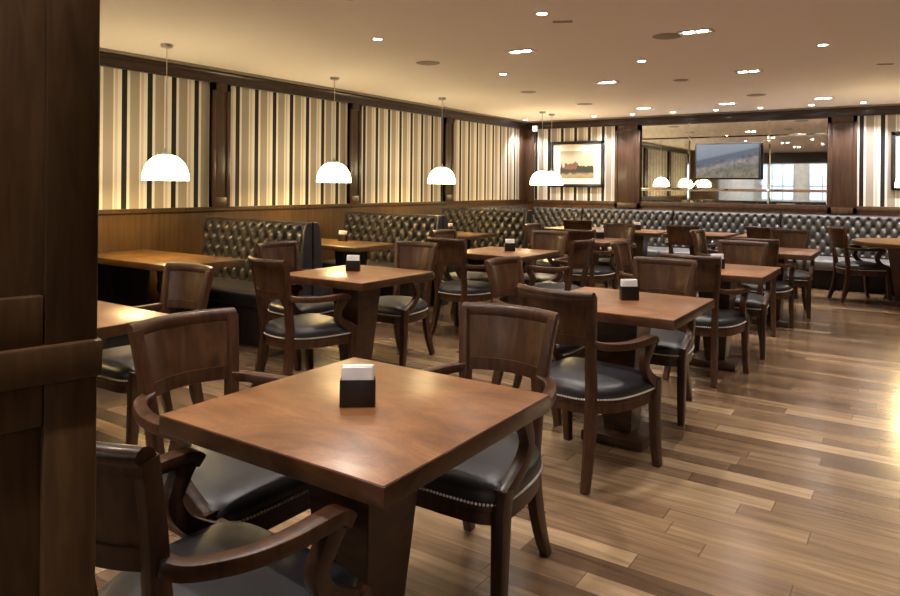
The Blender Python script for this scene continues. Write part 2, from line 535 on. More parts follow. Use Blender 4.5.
# back wall panels
def pilaster(n, x0, x1, label):
    t = MB()
    t.box(x0, x1, YB - 0.05, YB, 1.02, PTOP + 0.02, 0.0012)
    for a, b, c, d in ((x0, x0 + 0.05, 1.02, PTOP), (x1 - 0.05, x1, 1.02, PTOP), (x0, x1, 1.02, 1.11), (x0, x1, PTOP - 0.09, PTOP)):
        t.box(a, b, YB - 0.064, YB - 0.01, c, d, 0.0012)
    struct(t.build('trim_%d' % n, M['pillar']), label)
pilaster(10, -4.37, -3.93, 'wood pilaster left of the mirror')
pilaster(11, -1.13, -0.76, 'wood pilaster right of the mirror')
pilaster(12, 2.3, 2.65, 'wood pilaster near right wall')
for a, b in ((-5.93, -4.37), (-0.76, 2.3)):
    MB().box(a, b, YB - 0.006, YB - 0.001, RAIL1, PTOP).build('wallpaper', M['paper_back'], wb, smooth=False)
t = MB().box(XL + 0.05, XR, YB - 0.03, YB, RAIL0 - 0.03, RAIL1, 0.006)
struct(t.build('trim_13', M['pillar']), 'wood rail under the wallpaper, back wall')

# mirror: one wall mirror made of bevelled plates
mr = thing('wall_mirror', (-2.53, YB, 1.12), 0, 'large wall mirror behind the television on the back wall', 'mirror')
mx0, mx1, mz0, mz1 = -3.93 + 2.53, -1.13 + 2.53, 0.015, 1.31
ix0, ix1, iz0, iz1 = -3.13 + 2.53, -1.93 + 2.53, 1.345 - 1.12, 2.18 - 1.12
xs = [mx0, ix0, ix1, mx1]; zs = [mz0, iz0, iz1, mz1]
def plate(x0, x1, z0, z1):
    """mirror plate with sloped bevelled border"""
    b = 0.022; g = 0.0015
    mb = MB()
    o = [(x0 + g, z0 + g), (x1 - g, z0 + g), (x1 - g, z1 - g), (x0 + g, z1 - g)]
    i = [(x0 + b, z0 + b), (x1 - b, z0 + b), (x1 - b, z1 - b), (x0 + b, z1 - b)]
    mb.rings([[(p[0], -0.002, p[1]) for p in o], [(p[0], -0.010, p[1]) for p in o], [(p[0], -0.0135, p[1]) for p in i]])
    return mb
for i in range(3):
    for k in range(3):
        plate(xs[i], xs[i + 1], zs[k], zs[k + 1]).build('mirror_plate', M['mirror'], mr, smooth=False)
for cx_, cz_, sx, sz in ((ix0, iz0, 1, 1), (ix1, iz0, -1, 1), (ix0, iz1, 1, -1), (ix1, iz1, -1, -1)):
    t = MB()
    t.prism([(cx_ - 0.012, cz_ + 0.012 * sx * sz), (cx_ + 0.012, cz_ - 0.012 * sx * sz), (cx_ + sx * 0.16 + 0.012, cz_ + sz * 0.16 - 0.012 * sx * sz), (cx_ + sx * 0.16 - 0.012, cz_ + sz * 0.16 + 0.012 * sx * sz)], 'y', -0.019, -0.0136)
    t.build('bevel_strip', M['mirror_strip'], mr, smooth=False)
t = MB()
t.box(mx0, mx1, -0.03, -0.001, -0.015, 0.014, 0.004)
t.build('mirror_ledge', M['pillar'], mr)

# ------------------------------------------------------------------ front opening and the mall beyond (seen only in the mirror)
struct(MB().box(XL + 0.9, XR, YF - 0.12, YF, 2.20, ZC).build('trim_14', M['crown'], smooth=False), 'dark header over the open front')
struct(MB().box(XL - 0.1, XL, YF - 8, 0.28, 0, 3.4).build('wall_mall_left', M['white_wall'], smooth=False), 'white mall wall')
struct(MB().box(XL - 0.1, XR, YF - 8.1, YF - 8, 0, 3.4).build('wall_mall_far', M['white_wall'], smooth=False), 'white mall far wall')
struct(MB().box(XR, XR + 0.1, YF - 8, YF, 0, 3.4).build('wall_mall_right', M['white_wall'], smooth=False), 'white mall side wall')
struct(MB().box(XL - 0.1, XR + 0.1, YF - 8.1, YF - 0.12, 3.4, 3.5).build('ceiling_mall', M['white_wall'], smooth=False), 'white mall ceiling')
struct(MB().box(XL - 0.1, XL + 5.35, YF - 0.12, YF, 0, 0.95, 0.01).build('trim_15', M['pillar']), 'low wood wall at the open front')
for x, wx in ((-5.2, 1.3), (-3.2, 1.5), (-1.2, 1.2)):
    s = thing('shop_window', (x, YF - 7.99, 0.9), 0, 'lit shop window across the mall, %s' % {-5.2: 'nearest the left wall', -3.2: 'middle one', -1.2: 'rightmost'}[x], 'shop window')
    MB().box(-wx / 2, wx / 2, 0.0, 0.03, 0, 1.5).build('glass', M['shop_glow'], s, smooth=False)
    f = MB()
    for a in (-wx / 2, -wx / 6, wx / 6, wx / 2):
        f.box(a - 0.02, a + 0.02, 0.0, 0.06, 0, 1.5, 0.004)
    f.box(-wx / 2, wx / 2, 0.0, 0.06, 0.55, 0.60, 0.004)
    f.build('window_frame', M['steel'], s)
lc = MB().box(-4.9, 1.5, YF - 6.5, YF - 6.2, 3.34, 3.398).build('ceiling_lamp', M['mall_lamp'], smooth=False)
tag(lc, 'long lit ceiling lamp above the mall walkway', 'ceiling lamp')
for x in (-4, -1, 1.5):
    ld = bpy.data.lights.new('mall_light', 'AREA'); ld.energy = MALL_W; ld.size = 1.2; ld.color = (1, 0.95, 0.86)
    lo = bpy.data.objects.new('mall_light', ld); COL.objects.link(lo); lo.location = (x, YF - 4.0, 3.3)

# ------------------------------------------------------------------ ceiling fixtures
def spot(x, y, w, ang, col=SPOT_COL, r=0.022, tilt=(0, 0), blend=0.6):
    l = bpy.data.lights.new('spot_light', 'SPOT')
    l.energy = w; l.spot_size = R(ang); l.spot_blend = blend; l.shadow_soft_size = r; l.color = col
    o = bpy.data.objects.new('spot_light', l)
    COL.objects.link(o)
    o.location = (x, y, ZC - 0.025)
    o.rotation_euler = (R(tilt[0]), R(tilt[1]), 0)

def make_round():
    t = thing('ceiling_downlight', (0, 0, ZC))
    m = MB()
    m.rings([[(r * math.cos(2 * PI * k / 28), r * math.sin(2 * PI * k / 28), z) for k in range(28)] for r, z in ((0.034, -0.004), (0.055, -0.004), (0.058, 0.0), (0.034, 0.0))], closed_path=True)
    m.build('trim_ring', M['trim_white'], t)
    MB().lathe([(0.0005, -0.003), (0.034, -0.003), (0.034, 0.0), (0.0005, 0.0)], 24).build('lamp', M['lamp_on'], t)
    return t
def make_twin():
    t = thing('twin_downlight', (0, 0, ZC))
    f = MB()
    for a, b, c, d in ((-0.13, 0.13, -0.065, -0.045), (-0.13, 0.13, 0.045, 0.065), (-0.13, -0.11, -0.045, 0.045), (0.11, 0.13, -0.045, 0.045)):
        f.box(a, b, c, d, -0.008, 0, 0.002)
    f.build('frame', M['trim_white'], t)
    MB().box(-0.11, 0.11, -0.045, 0.045, -0.003, 0).build('recess', M['grille'], t, smooth=False)
    for s in (-1, 1):
        MB().lathe([(0.0005, -0.006), (0.040, -0.006), (0.040, -0.002), (0.0005, -0.002)], 24, (s * 0.052, 0)).build('lamp', M['lamp_on'], t)
    return t
rp, ru, tp, tu = make_round(), [], make_twin(), []
for x, y, lb in ((-3.68, 4.38, 'small round spot in the ceiling, leftmost and nearest of the round ones'),
                 (-2.17, 4.33, 'small round spot in the ceiling, topmost one at the centre of the photo'),
                 (-0.68, 4.33, 'small round ceiling spot over the aisle, just above the photo frame'),
                 (-3.69, 6.46, 'small round ceiling spot between the second and third pendants'),
                 (-2.19, 6.46, 'small round ceiling spot left of the twin fitting near the ceiling centre'),
                 (-0.68, 6.50, 'small round ceiling spot high on the right, over the open aisle'),
                 (-3.68, 2.28, 'small round ceiling spot over the nearest left table'),
                 (-2.17, 2.28, 'small round ceiling spot above the front tables'),
                 (-0.68, 2.28, 'small round ceiling spot above the photographer\'s aisle'),
                 (-0.68, 8.60, 'small round ceiling spot over the aisle before the banquette'),
                 (-2.17, 0.2, 'small round ceiling spot near the entrance, left'),
                 (-0.68, 0.2, 'small round ceiling spot near the entrance, middle'),
                 (0.9, 4.33, 'small round ceiling spot over the right aisle, nearer'),
                 (0.9, 6.46, 'small round ceiling spot over the right aisle, farther'),
                 (0.9, 2.28, 'small round ceiling spot right of the camera aisle')):
    if (x, y) == (-0.68, 8.60): continue
    place(rp, ru, (x, y, ZC), 0, lb, 'ceiling spot', 'round ceiling spots over the tables')
    spot(x, y, SPOT_W, 100)
for x, y, lb in ((-2.93, 5.44, 'rectangular twin ceiling spot, nearer one left of centre'),
                 (-1.43, 5.44, 'rectangular twin ceiling spot beside the large round speaker'),
                 (-2.96, 7.56, 'rectangular twin ceiling spot over the far middle tables'),
                 (-1.46, 7.57, 'rectangular twin ceiling spot over the farthest right-row table'),
                 (-3.47, 10.32, 'twin ceiling spot before the back wall, leftmost of its row'),
                 (-2.27, 10.33, 'twin ceiling spot before the back wall, middle of its row'),
                 (-1.07, 10.32, 'twin ceiling spot before the back wall, rightmost of its row'),
                 (0.07, 5.44, 'added unseen twin ceiling spot right of the photo frame, nearer'),  # these unseen twins follow the grid, added to brighten the right-hand floor
                 (0.07, 7.57, 'added unseen twin ceiling spot right of the photo frame, middle'),
                 (0.13, 10.32, 'added unseen twin ceiling spot right of the photo frame, over the round table'),
                 (-2.93, 3.3, 'rectangular twin ceiling spot above the near tables, left'),
                 (-1.43, 3.3, 'rectangular twin ceiling spot above the near tables, right'),
                 (-2.93, 1.2, 'rectangular twin ceiling spot by the wood partition, left'),
                 (-1.43, 1.2, 'rectangular twin ceiling spot above the front table')):
    place(tp, tu, (x, y, ZC), 0, lb, 'ceiling spot', 'twin ceiling spots')
    spot(x, y, TWIN_W * (1.5 if y > 10 else 1.0), 95, r=0.03)
wash_l = ['in the far left corner', 'above the framed print', 'above the pilaster left of the mirror', 'above the mirror\'s left end', 'above the mirror, left of centre',
          'above the mirror, right of centre', 'above the mirror\'s right end', 'above the wallpaper right of the mirror']
for x, s in zip((-5.87, -4.57, -3.91, -3.25, -2.60, -1.97, -1.30, -0.66), wash_l):
    place(rp, ru, (x, 11.1, ZC), 0, 'small round ceiling spot close to the back wall, ' + s, 'ceiling spot', 'round ceiling spots along the back wall')
    spot(x, 11.1, WASH_W, 105, WASH_COL, tilt=(12, 0))
for x in (0.0, 0.65, 1.3):
    spot(x, 11.1, WASH_W, 105, WASH_COL, tilt=(12, 0))
    place(rp, ru, (x, 11.1, ZC), 0, 'small round ceiling spot close to the back wall, %s beyond the photo' % {0.0: 'first', 0.65: 'second', 1.3: 'third'}[x], 'ceiling spot', 'round ceiling spots along the back wall')

def disc(r):
    m = MB().lathe([(0.0005, -0.006), (r * 0.9, -0.006), (r, -0.003), (r, 0.0), (0.0005, 0.0)], 32)
    return m
for x, y, r, lb in ((-3.98, 5.50, 0.115, 'round ceiling speaker grille, nearest to the second pendant'), (-4.12, 7.86, 0.10, 'round ceiling speaker grille by the third pendant'),
                    (-4.02, 9.41, 0.115, 'round ceiling speaker grille before the framed print'), (-1.66, 5.50, 0.115, 'round ceiling speaker grille beside the bright twin spot'),
                    (-2.21, 7.83, 0.08, 'small round ceiling disc between two twin spots'), (-1.75, 9.57, 0.115, 'round ceiling speaker grille before the mirror')):
    o = disc(r).build('ceiling_speaker', M['grille'], loc=(x, y, ZC))
    tag(o, lb, 'speaker', 'round grilles in the ceiling')
for x, y, lb in ((-2.15, 4.62, 'small slotted ceiling fixture beside the topmost round spot'), (-0.29, 7.80, 'small slotted ceiling fixture at the right edge of the ceiling')):
    m = MB()
    for k in range(3):
        m.box(-0.07, 0.07, -0.02 + k * 0.02 - 0.004, -0.02 + k * 0.02 + 0.004, -0.005, 0)
    o = m.build('ceiling_vent', M['grille'], loc=(x, y, ZC), smooth=False)
    o.rotation_euler = (0, 0, R(25))
    tag(o, lb, 'vent', 'slotted ceiling fixtures')

# pendants
def make_pendant():
    t = thing('pendant_lamp', (0, 0, 0))
    rad, h, z0 = 0.190, 0.222, 1.403
    out, inn = [], []
    for k in range(15):
        a = k / 14 * PI / 2
        # superelliptic dome
        out.append((rad * math.cos(a) ** 0.86 + 0.0004, z0 + h * math.sin(a) ** 0.95))
    for k in range(14, -1, -1):
        a = k / 14 * PI / 2
        inn.append(((rad - 0.006) * math.cos(a) ** 0.86 + 0.0003, z0 + (h - 0.008) * math.sin(a) ** 0.95))
    prof = out + inn
    m = MB()
    rr = [[(r * math.cos(2 * PI * k / 48), r * math.sin(2 * PI * k / 48), z) for k in range(48)] for r, z in prof]
    m.rings(rr, closed_path=True)
    m.build('lamp_shade', M['opal'], t, angle=60)
    MB().lathe([(0.0005, z0 + h - 0.004), (0.042, z0 + h - 0.004), (0.042, z0 + h + 0.012), (0.014, z0 + h + 0.018), (0.012, z0 + h + 0.05), (0.0005, z0 + h + 0.05)], 24).build('socket_cap', M['steel'], t)
    f = MB()
    for k in range(3):
        a = 2 * PI * k / 3
        f.lathe([(0.0005, z0 + h - 0.01), (0.007, z0 + h - 0.01), (0.007, z0 + h + 0.012), (0.0005, z0 + h + 0.014)], 8, (0.07 * math.cos(a), 0.07 * math.sin(a)))
    f.build('thumb_screws', M['steel'], t)
    MB().tube([(0, 0, z0 + h + 0.045), (0, 0, ZC - 0.03)], 0.004, 8).build('cable', M['steel'], t)
    MB().lathe([(0.0005, ZC - 0.035), (0.02, ZC - 0.035), (0.048, ZC - 0.026), (0.052, ZC - 0.004), (0.052, ZC), (0.0005, ZC)], 28).build('ceiling_rose', M['steel'], t)
    return t
pp, pu = make_pendant(), []
for x, y, lb in ((-5.37, 3.60, 'white glass dome pendant over the nearest booth table, leftmost in the photo'),
                 (-5.40, 5.70, 'white glass dome pendant over the second booth table'),
                 (-5.40, 7.80, 'white glass dome pendant over the third booth table'),
                 (-5.00, 10.03, 'white glass dome pendant left of the framed print, the nearer of two overlapping'),
                 (-5.03, 10.43, 'white glass dome pendant overlapping the print\'s corner, the farther of two'),
                 (-0.07, 9.95, 'white glass dome pendant cut by the right edge of the photo'),
                 (-5.40, 1.50, 'white glass dome pendant hidden behind the wood partition')):
    place(pp, pu, (x, y, 0), 0, lb, 'pendant lamp', 'white dome pendant lamps')
    l = bpy.data.lights.new('pendant_bulb', 'POINT')
    l.energy = PEND_W; l.shadow_soft_size = 0.05; l.color = PEND_COL
    o = bpy.data.objects.new('pendant_bulb', l); COL.objects.link(o); o.location = (x, y, 1.46)

# ------------------------------------------------------------------ television, pictures, small unit
tv = thing('television', (-2.515, YB - 0.12, 1.80), 0, 'flat black television showing a hazy hillside view, mounted on the mirror', 'television')
MB().box(-0.485, 0.485, -0.03, 0.0, -0.285, 0.285, 0.006).build('body', M['frame_black'], tv)
MB().box(-0.462, 0.462, -0.0325, -0.029, -0.262, 0.262).build('screen', M['screen'], tv, smooth=False)
MB().box(-0.15, 0.15, 0.0, 0.103, -0.15, 0.15, 0.006).build('wall_bracket', M['steel'], tv)

def picture(x, label, flip=1):
    w, h = 1.03, 0.82
    p = thing('framed_print', (x, YB - 0.008, 1.78), 0, label, 'picture', 'framed landscape prints on the back wall')
    f = MB(); fw = 0.055
    for a, b, c, d in ((-w/2, w/2, -h/2, -h/2+fw), (-w/2, w/2, h/2-fw, h/2), (-w/2, -w/2+fw, -h/2, h/2), (w/2-fw, w/2, -h/2, h/2)):
        f.box(a, b, -0.045, 0, c, d, 0.006)
    f.build('frame', M['frame_black'], p)
    MB().box(-w/2+fw, w/2-fw, -0.020, -0.001, -h/2+fw, h/2-fw).build('mat', M['mat_board'], p, smooth=False)
    pr = MB().box(-0.32, 0.32, -0.022, -0.019, -0.25, 0.235).build('print', M['print'], p, smooth=False)
    m = MB()
    sk = [(-0.235, -0.10), (-0.235, 0.0), (-0.225, 0.02), (-0.19, 0.02), (-0.185, 0.0), (-0.15, 0.0), (-0.145, 0.012), (-0.07, 0.012), (-0.065, 0.03), (-0.03, 0.035), (-0.025, 0.055), (-0.012, 0.055), (-0.008, 0.03), (0.02, 0.025), (0.03, -0.03), (0.04, -0.10)]
    sk = [(x * flip, z) for x, z in sk]
    m.prism(sk, 'y', -0.0232, -0.0215)
    m.build('painted_building', M['print_red'], pr, smooth=False)
    m = MB()
    top = [(-0.31, -0.09)]
    for k in range(32):
        a = -0.31 + k * 0.02
        base_ = -0.085 if a < 0.0 else -0.035
        top.append((a, base_ + random.uniform(-0.014, 0.018) + (0.13 if k in (1,) else 0)))
    m.prism([(-0.31, -0.15)] + top[1:] + [(0.31, -0.15)], 'y', -0.0240, -0.0222)
    m.build('painted_trees', M['print_tree'], pr, smooth=False)
picture(-5.085, 'black framed landscape print with a low red building, left of the mirror')
picture(0.165, 'black framed print at the right edge of the photo, only its left side showing', -1)

em = thing('emergency_light', (XL + 0.27, YB - 0.10, 2.44), R(10), 'small white lit unit high in the far left corner', 'light unit')
MB().box(-0.05, 0.05, -0.03, 0.03, -0.06, 0.06, 0.012).build('body', M['trim_white'], em)
MB().box(-0.038, 0.038, -0.034, -0.029, -0.045, 0.035, 0.0).build('lit_face', M['sign_on'], em, smooth=False)
MB().box(-0.02, 0.02, 0.028, 0.055, -0.03, 0.03, 0.004).build('wall_bracket', M['steel'], em)

# ------------------------------------------------------------------ tufted upholstery
def tuft_panel(mb, width, z0, z1, y_front, cell=(0.125, 0.10), depth=0.042, nx=None, face=-1, x0=0.0, roll=0.035, ylean=0.0):
    """diamond-buttoned cushion: front surface displaced, rolled top edge, closed back"""
    step = 0.0139
    nx = max(8, int(width / step)); nz = max(8, int((z1 - z0) / step))
    thick = 0.07
    def P(i, k):
        u = i / nx * width; v = k / nz * (z1 - z0)
        a = u / cell[0]; b = ((z1 - z0) - v - 0.06) / (2 * cell[1])
        p, q = a + b, a - b
        # lattice of buttons at integer p and q (diamond pattern)
        s = abs(math.sin(PI * p)) * abs(math.sin(PI * q))
        hgt = depth * (0.62 + 0.38 * s ** 0.6)
        dp, dq = p - round(p), q - round(q)
        d2 = (dp * dp + dq * dq)
        hgt -= 0.95 * depth * math.exp(-d2 / 0.040)
        # keep plain at the top roll and borders
        e = min(u, width - u); et = (z1 - z0) - v; eb = v
        m_ = min(1.0, et / 0.05)
        hgt = hgt * m_ + depth * 0.55 * (1 - m_)
        rb = roll
        def rd(x):
            return rb * (1 - math.sqrt(max(0.0, 1 - (1 - min(1, x / rb)) ** 2)))
        off = rd(e) + rd(et) + rd(eb) * 0.6
        y = y_front + face * (hgt - off)
        return (x0 + u, y - face * ylean * (v / (z1 - z0)), z0 + v)
    g = [[mb.bm.verts.new(P(i, k)) for k in range(nz + 1)] for i in range(nx + 1)]
    for i in range(nx):
        for k in range(nz):
            mb.bm.faces.new((g[i][k], g[i + 1][k], g[i + 1][k + 1], g[i][k + 1]))
    yb = y_front - face * thick
    ring = [g[i][0] for i in range(nx + 1)] + [g[nx][k] for k in range(1, nz + 1)] + [g[i][nz] for i in range(nx - 1, -1, -1)] + [g[0][k] for k in range(nz - 1, 0, -1)]
    bk = [mb.bm.verts.new((v.co.x, yb - face * ylean * ((v.co.z - z0) / (z1 - z0)), v.co.z)) for v in ring]
    n = len(ring)
    for i in range(n):
        mb.bm.faces.new((ring[i], ring[(i + 1) % n], bk[(i + 1) % n], bk[i]))
    mb.bm.faces.new(bk)

def cushion(mb, x0, x1, y0, y1, z0, z1, crown=0.02, r=0.03, nx=14, ny=8):
    """soft box with a crowned top"""
    rings = []
    def outline(ins):
        pts = []
        cx, cy = (x0 + x1) / 2, (y0 + y1) / 2
        hw, hh = (x1 - x0) / 2 - ins, (y1 - y0) / 2 - ins
        rr = max(0.004, r - ins * 0.3)
        for qx, qy, a0 in ((1, 1, 0), (-1, 1, 90), (-1, -1, 180), (1, -1, 270)):
            for k in range(5):
                a = R(a0 + k * 22.5)
                pts.append((cx + qx * (hw - rr) + rr * math.cos(a), cy + qy * (hh - rr) + rr * math.sin(a)))
        return pts
    lv = [(0.012, z0), (0.0, z0 + 0.02), (0.0, z1 - 0.03), (0.006, z1 - 0.012), (0.02, z1), (0.07, z1 + crown * 0.6), (0.13, z1 + crown)]
    for ins, z in lv:
        ins = min(ins, min(x1 - x0, y1 - y0) / 2 - 0.01)
        rings.append([(x, y, z) for x, y in outline(ins)])
    mb.rings(rings)

# back-wall banquette in sections
SEAM = [-5.93, -4.93, -3.35, -1.74, -0.13, 1.48, 3.1]
bl = ['leftmost section in the far corner', 'section under the print and left pilaster', 'section under the left half of the mirror', 'section under the mirror\'s right half',
      'section at the right edge of the photo', 'section beyond the right edge of the photo']
for i in range(len(SEAM) - 1):
    a, b = SEAM[i] + 0.004, SEAM[i + 1] - 0.004
    t = thing('banquette', ((a + b) / 2, YB - 0.03, 0), 0, 'black buttoned leather banquette along the back wall, ' + bl[i], 'banquette', 'banquette sections along the back wall')
    hw = (b - a) / 2
    m = MB(); tuft_panel(m, 2 * hw, 0.40, 1.005, -0.13, x0=-hw, ylean=0.05, cell=(0.125, 0.095)); m.build('tufted_back', M['bench_leather_back'], t, angle=80)
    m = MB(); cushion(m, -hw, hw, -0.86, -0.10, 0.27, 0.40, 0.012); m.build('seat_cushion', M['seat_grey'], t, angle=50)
    MB().box(-hw, hw, -0.72, -0.02, 0, 0.272, 0.004).build('plinth', M['base_dark'], t)
    MB().box(-hw, hw, -0.06, 0.0, 0.27, 0.985, 0.01).build('back_frame', M['base_dark'], t)

t = thing('banquette', (XL + 0.03, 10.45, 0))
t['label'] = 'black buttoned leather banquette returning along the left wall by the corner'; t['category'] = 'banquette'; t['group'] = 'banquette sections along the back wall'
t.rotation_euler = (0, 0, PI / 2)
hw = 1.05
m = MB(); tuft_panel(m, 2 * hw, 0.40, 1.03, -0.13, x0=-hw, ylean=0.05, cell=(0.125, 0.095)); m.build('tufted_back', M['bench_leather_back'], t, angle=80)
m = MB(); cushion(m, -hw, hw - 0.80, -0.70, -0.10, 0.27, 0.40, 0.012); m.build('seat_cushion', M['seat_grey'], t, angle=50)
MB().box(-hw, hw - 0.80, -0.62, -0.02, 0, 0.272, 0.004).build('plinth', M['base_dark'], t)
MB().box(-hw, hw, -0.06, 0.0, 0.27, 1.01, 0.01).build('back_frame', M['base_dark'], t)

# booth benches along the left wall (double sided)
def make_booth(first=False):
    t = thing('booth_bench', (0, 0, 0))
    x0, x1 = 0.08, 1.52
    for s in (-1, 1):
        m = MB(); tuft_panel(m, x1 - x0, 0.40, 1.035, s * 0.075, face=s, x0=x0, ylean=0.03, cell=(0.125, 0.10)); m.build('tufted_back', M['bench_leather'], t, angle=80)
        m = MB(); cushion(m, x0, x1, *((-0.60, -0.07) if s < 0 else (0.07, 0.60)), 0.34, 0.455, 0.012); m.build('seat_cushion', M['leather'], t, angle=50)
        MB().box(x0, x1 - 0.03, *((-0.56, -0.03) if s < 0 else (0.03, 0.56)), 0, 0.34, 0.004).build('plinth', M['base_dark'], t)
    # padded end panel with a bowed outline
    for s in (-1, 1):
        poly = [(s * 0.012, 0.0), (s * 0.125, 0.0), (s * 0.132, 0.30), (s * 0.130, 0.55), (s * 0.116, 0.80), (s * 0.100, 0.95), (s * 0.085, 1.01), (s * 0.055, 1.038), (s * 0.012, 1.038)]
        mm = MB().prism(poly, 'x', x1 - 0.002, x1 + 0.03)
        o = mm.build('end_panel', M['leather'], t)
        bv = o.modifiers.new('bevel', 'BEVEL'); bv.width = 0.008; bv.segments = 3; bv.limit_method = 'ANGLE'
    MB().box(x0, x1 + 0.01, -0.012, 0.012, 0.0, 1.02, 0.004).build('divider', M['base_dark'], t)
    return t
bp_, bu = make_booth(), []
for y, lb in ((2.42, 'black leather booth bench nearest the camera, mostly behind the wood partition'),
              (4.53, 'black buttoned leather booth bench behind the nearest booth table'),
              (6.60, 'black buttoned leather booth bench behind the second booth table'),
              (8.75, 'black buttoned leather booth bench farthest along the left wall')):
    place(bp_, bu, (-6.09, y, 0), 0, lb, 'booth bench', 'double booth benches along the left wall')

# ------------------------------------------------------------------ tables
def pedestal(mb_parent, top=0.70, s=1.0):
    """flared square column on a square plate"""
    a0, a1 = 0.128 * s, 0.075 * s       # half widths at top and foot
    zb = 0.055
    def hw(z):
        return a1 + (a0 - a1) * (z - zb) / (top - zb)
    m = MB()
    m.rings([[(-hw(z), -hw(z), z), (hw(z), -hw(z), z), (hw(z), hw(z), z), (-hw(z), hw(z), z)] for z in (zb, zb + 0.1, 0.35, top)])
    o = m.build('pedestal', M['edge'], mb_parent, smooth=False)
    bv = o.modifiers.new('bevel', 'BEVEL'); bv.width = 0.004; bv.segments = 2; bv.limit_method = 'ANGLE'
    MB().box(-0.17 * s, 0.17 * s, -0.17 * s, 0.17 * s, 0, zb, 0.006).build('base_plate', M['edge'], mb_parent)

def make_table(w=0.79, d=0.79):
    t = thing('dining_table', (0, 0, 0))
    MB().box(-w/2 + 0.002, w/2 - 0.002, -d/2 + 0.002, d/2 - 0.002, 0.744, 0.75, 0.002).build('table_top', M['burr'], t)
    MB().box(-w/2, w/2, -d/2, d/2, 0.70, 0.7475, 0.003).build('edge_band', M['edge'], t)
    pedestal(t)
    return t
TP, TU = make_table(), []
tabs = [(-1.32, 1.53, 'square brown dining table in the foreground, nearest the camera'),
        (-1.36, 3.735, 'square brown dining table behind the foreground one, second in the right row'),
        (-1.315, 5.71, 'square brown dining table in the right row, third from the camera'),
        (-1.245, 7.75, 'square brown dining table in the right row, farthest from the camera'),
        (-3.345, 1.64, 'square brown dining table cut off by the wood partition at left'),
        (-3.345, 3.775, 'square brown dining table in the middle row, left of centre, with full pedestal showing'),
        (-3.32, 5.87, 'square brown dining table in the middle row beyond the left-centre one'),
        (-3.32, 7.86, 'square brown dining table at the far end of the middle row'),
        (-4.33, 9.93, 'square dining table by the back banquette, leftmost'),
        (-3.39, 9.90, 'square dining table by the back banquette, second from the left'),
        (-2.52, 9.92, 'square dining table by the back banquette, left of the mirror\'s centre'),
        (-1.62, 9.98, 'square dining table by the back banquette, behind the farthest right-row chairs')]
for x, y, lb in tabs:
    place(TP, TU, (x, y, 0), 0, lb, 'dining table', 'square dining tables')

def make_booth_table():
    t = thing('booth_table', (0, 0, 0))
    MB().box(-0.72, 0.72, -0.335, 0.335, 0.745, 0.75, 0.002).build('table_top', M['booth_wood'], t)
    MB().box(-0.722, 0.722, -0.337, 0.337, 0.70, 0.747, 0.003).build('edge_band', M['booth_wood'], t)
    for x in (-0.45, 0.35):
        m = MB()
        m.rings([[(x - a, -b, z), (x + a, -b, z), (x + a, b, z), (x - a, b, z)] for a, b, z in ((0.04, 0.13, 0.04), (0.06, 0.20, 0.70))])
        m.build('pedestal', M['base_dark'], t, smooth=False)
        MB().box(x - 0.09, x + 0.09, -0.22, 0.22, 0, 0.04, 0.004).build('base_plate', M['base_dark'], t)
    return t
bt, btu = make_booth_table(), []
for y, lb in ((3.54, 'long wood booth table at the left, nearest the camera'), (5.60, 'long wood booth table between the first and second buttoned benches'),
              (7.70, 'long wood booth table farthest along the left wall')):
    place(bt, btu, (-5.39, y, 0), 0, lb, 'booth table', 'long booth tables along the left wall')

rt = thing('round_table', (-0.09, 10.08, 0), 0, 'round wooden table at the right edge of the photo before the banquette', 'round table')
MB().lathe([(0.0005, 0.695), (0.60, 0.695), (0.625, 0.702), (0.63, 0.735), (0.622, 0.75), (0.0005, 0.75)], 72).build('table_top', M['booth_wood'], rt)
m = MB(); m.rings([[(-a, -a, z), (a, -a, z), (a, a, z), (-a, a, z)] for a, z in ((0.15, 0.05), (0.24, 0.695))]); m.build('pedestal', M['edge'], rt, smooth=False)
MB().box(-0.28, 0.28, -0.28, 0.28, 0, 0.05, 0.006).build('base_plate', M['edge'], rt)

# ------------------------------------------------------------------ chairs
HWT = 0.236
def stile_y(z):
    t = max(0.0, (z - 0.43) / 0.485)
    return -0.200 - 0.035 * min(1, t / 0.474) - 0.036 * max(0.0, (t - 0.474) / 0.46) ** 1.3
def stile_x(z):
    t = max(0.0, (z - 0.43) / 0.485)
    return 0.155 + 0.040 * max(0.0, (t - 0.20) / 0.75) ** 1.1
def seat_outline(off=0.0, n=5):
    half = [(0, .272), (.11, .271), (.205, .262), (.256, .225), (.268, .14), (.258, .0), (.228, -.11), (.172, -.18), (.10, -.228), (0, -.240)]
    pts = smooth_path([(x, y, 0) for x, y in half], n)
    full = [(p.x, p.y) for p in pts] + [(-p.x, p.y) for p in reversed(pts[1:-1])]
    if off:
        res = []
        N_ = len(full)
        for i in range(N_):
            a, b = full[i - 1], full[(i + 1) % N_]
            t = Vector((b[0] - a[0], b[1] - a[1])).normalized()
            res.append((full[i][0] - t.y * off * -1 * -1, full[i][1] + t.x * off))
        full = res
    return full
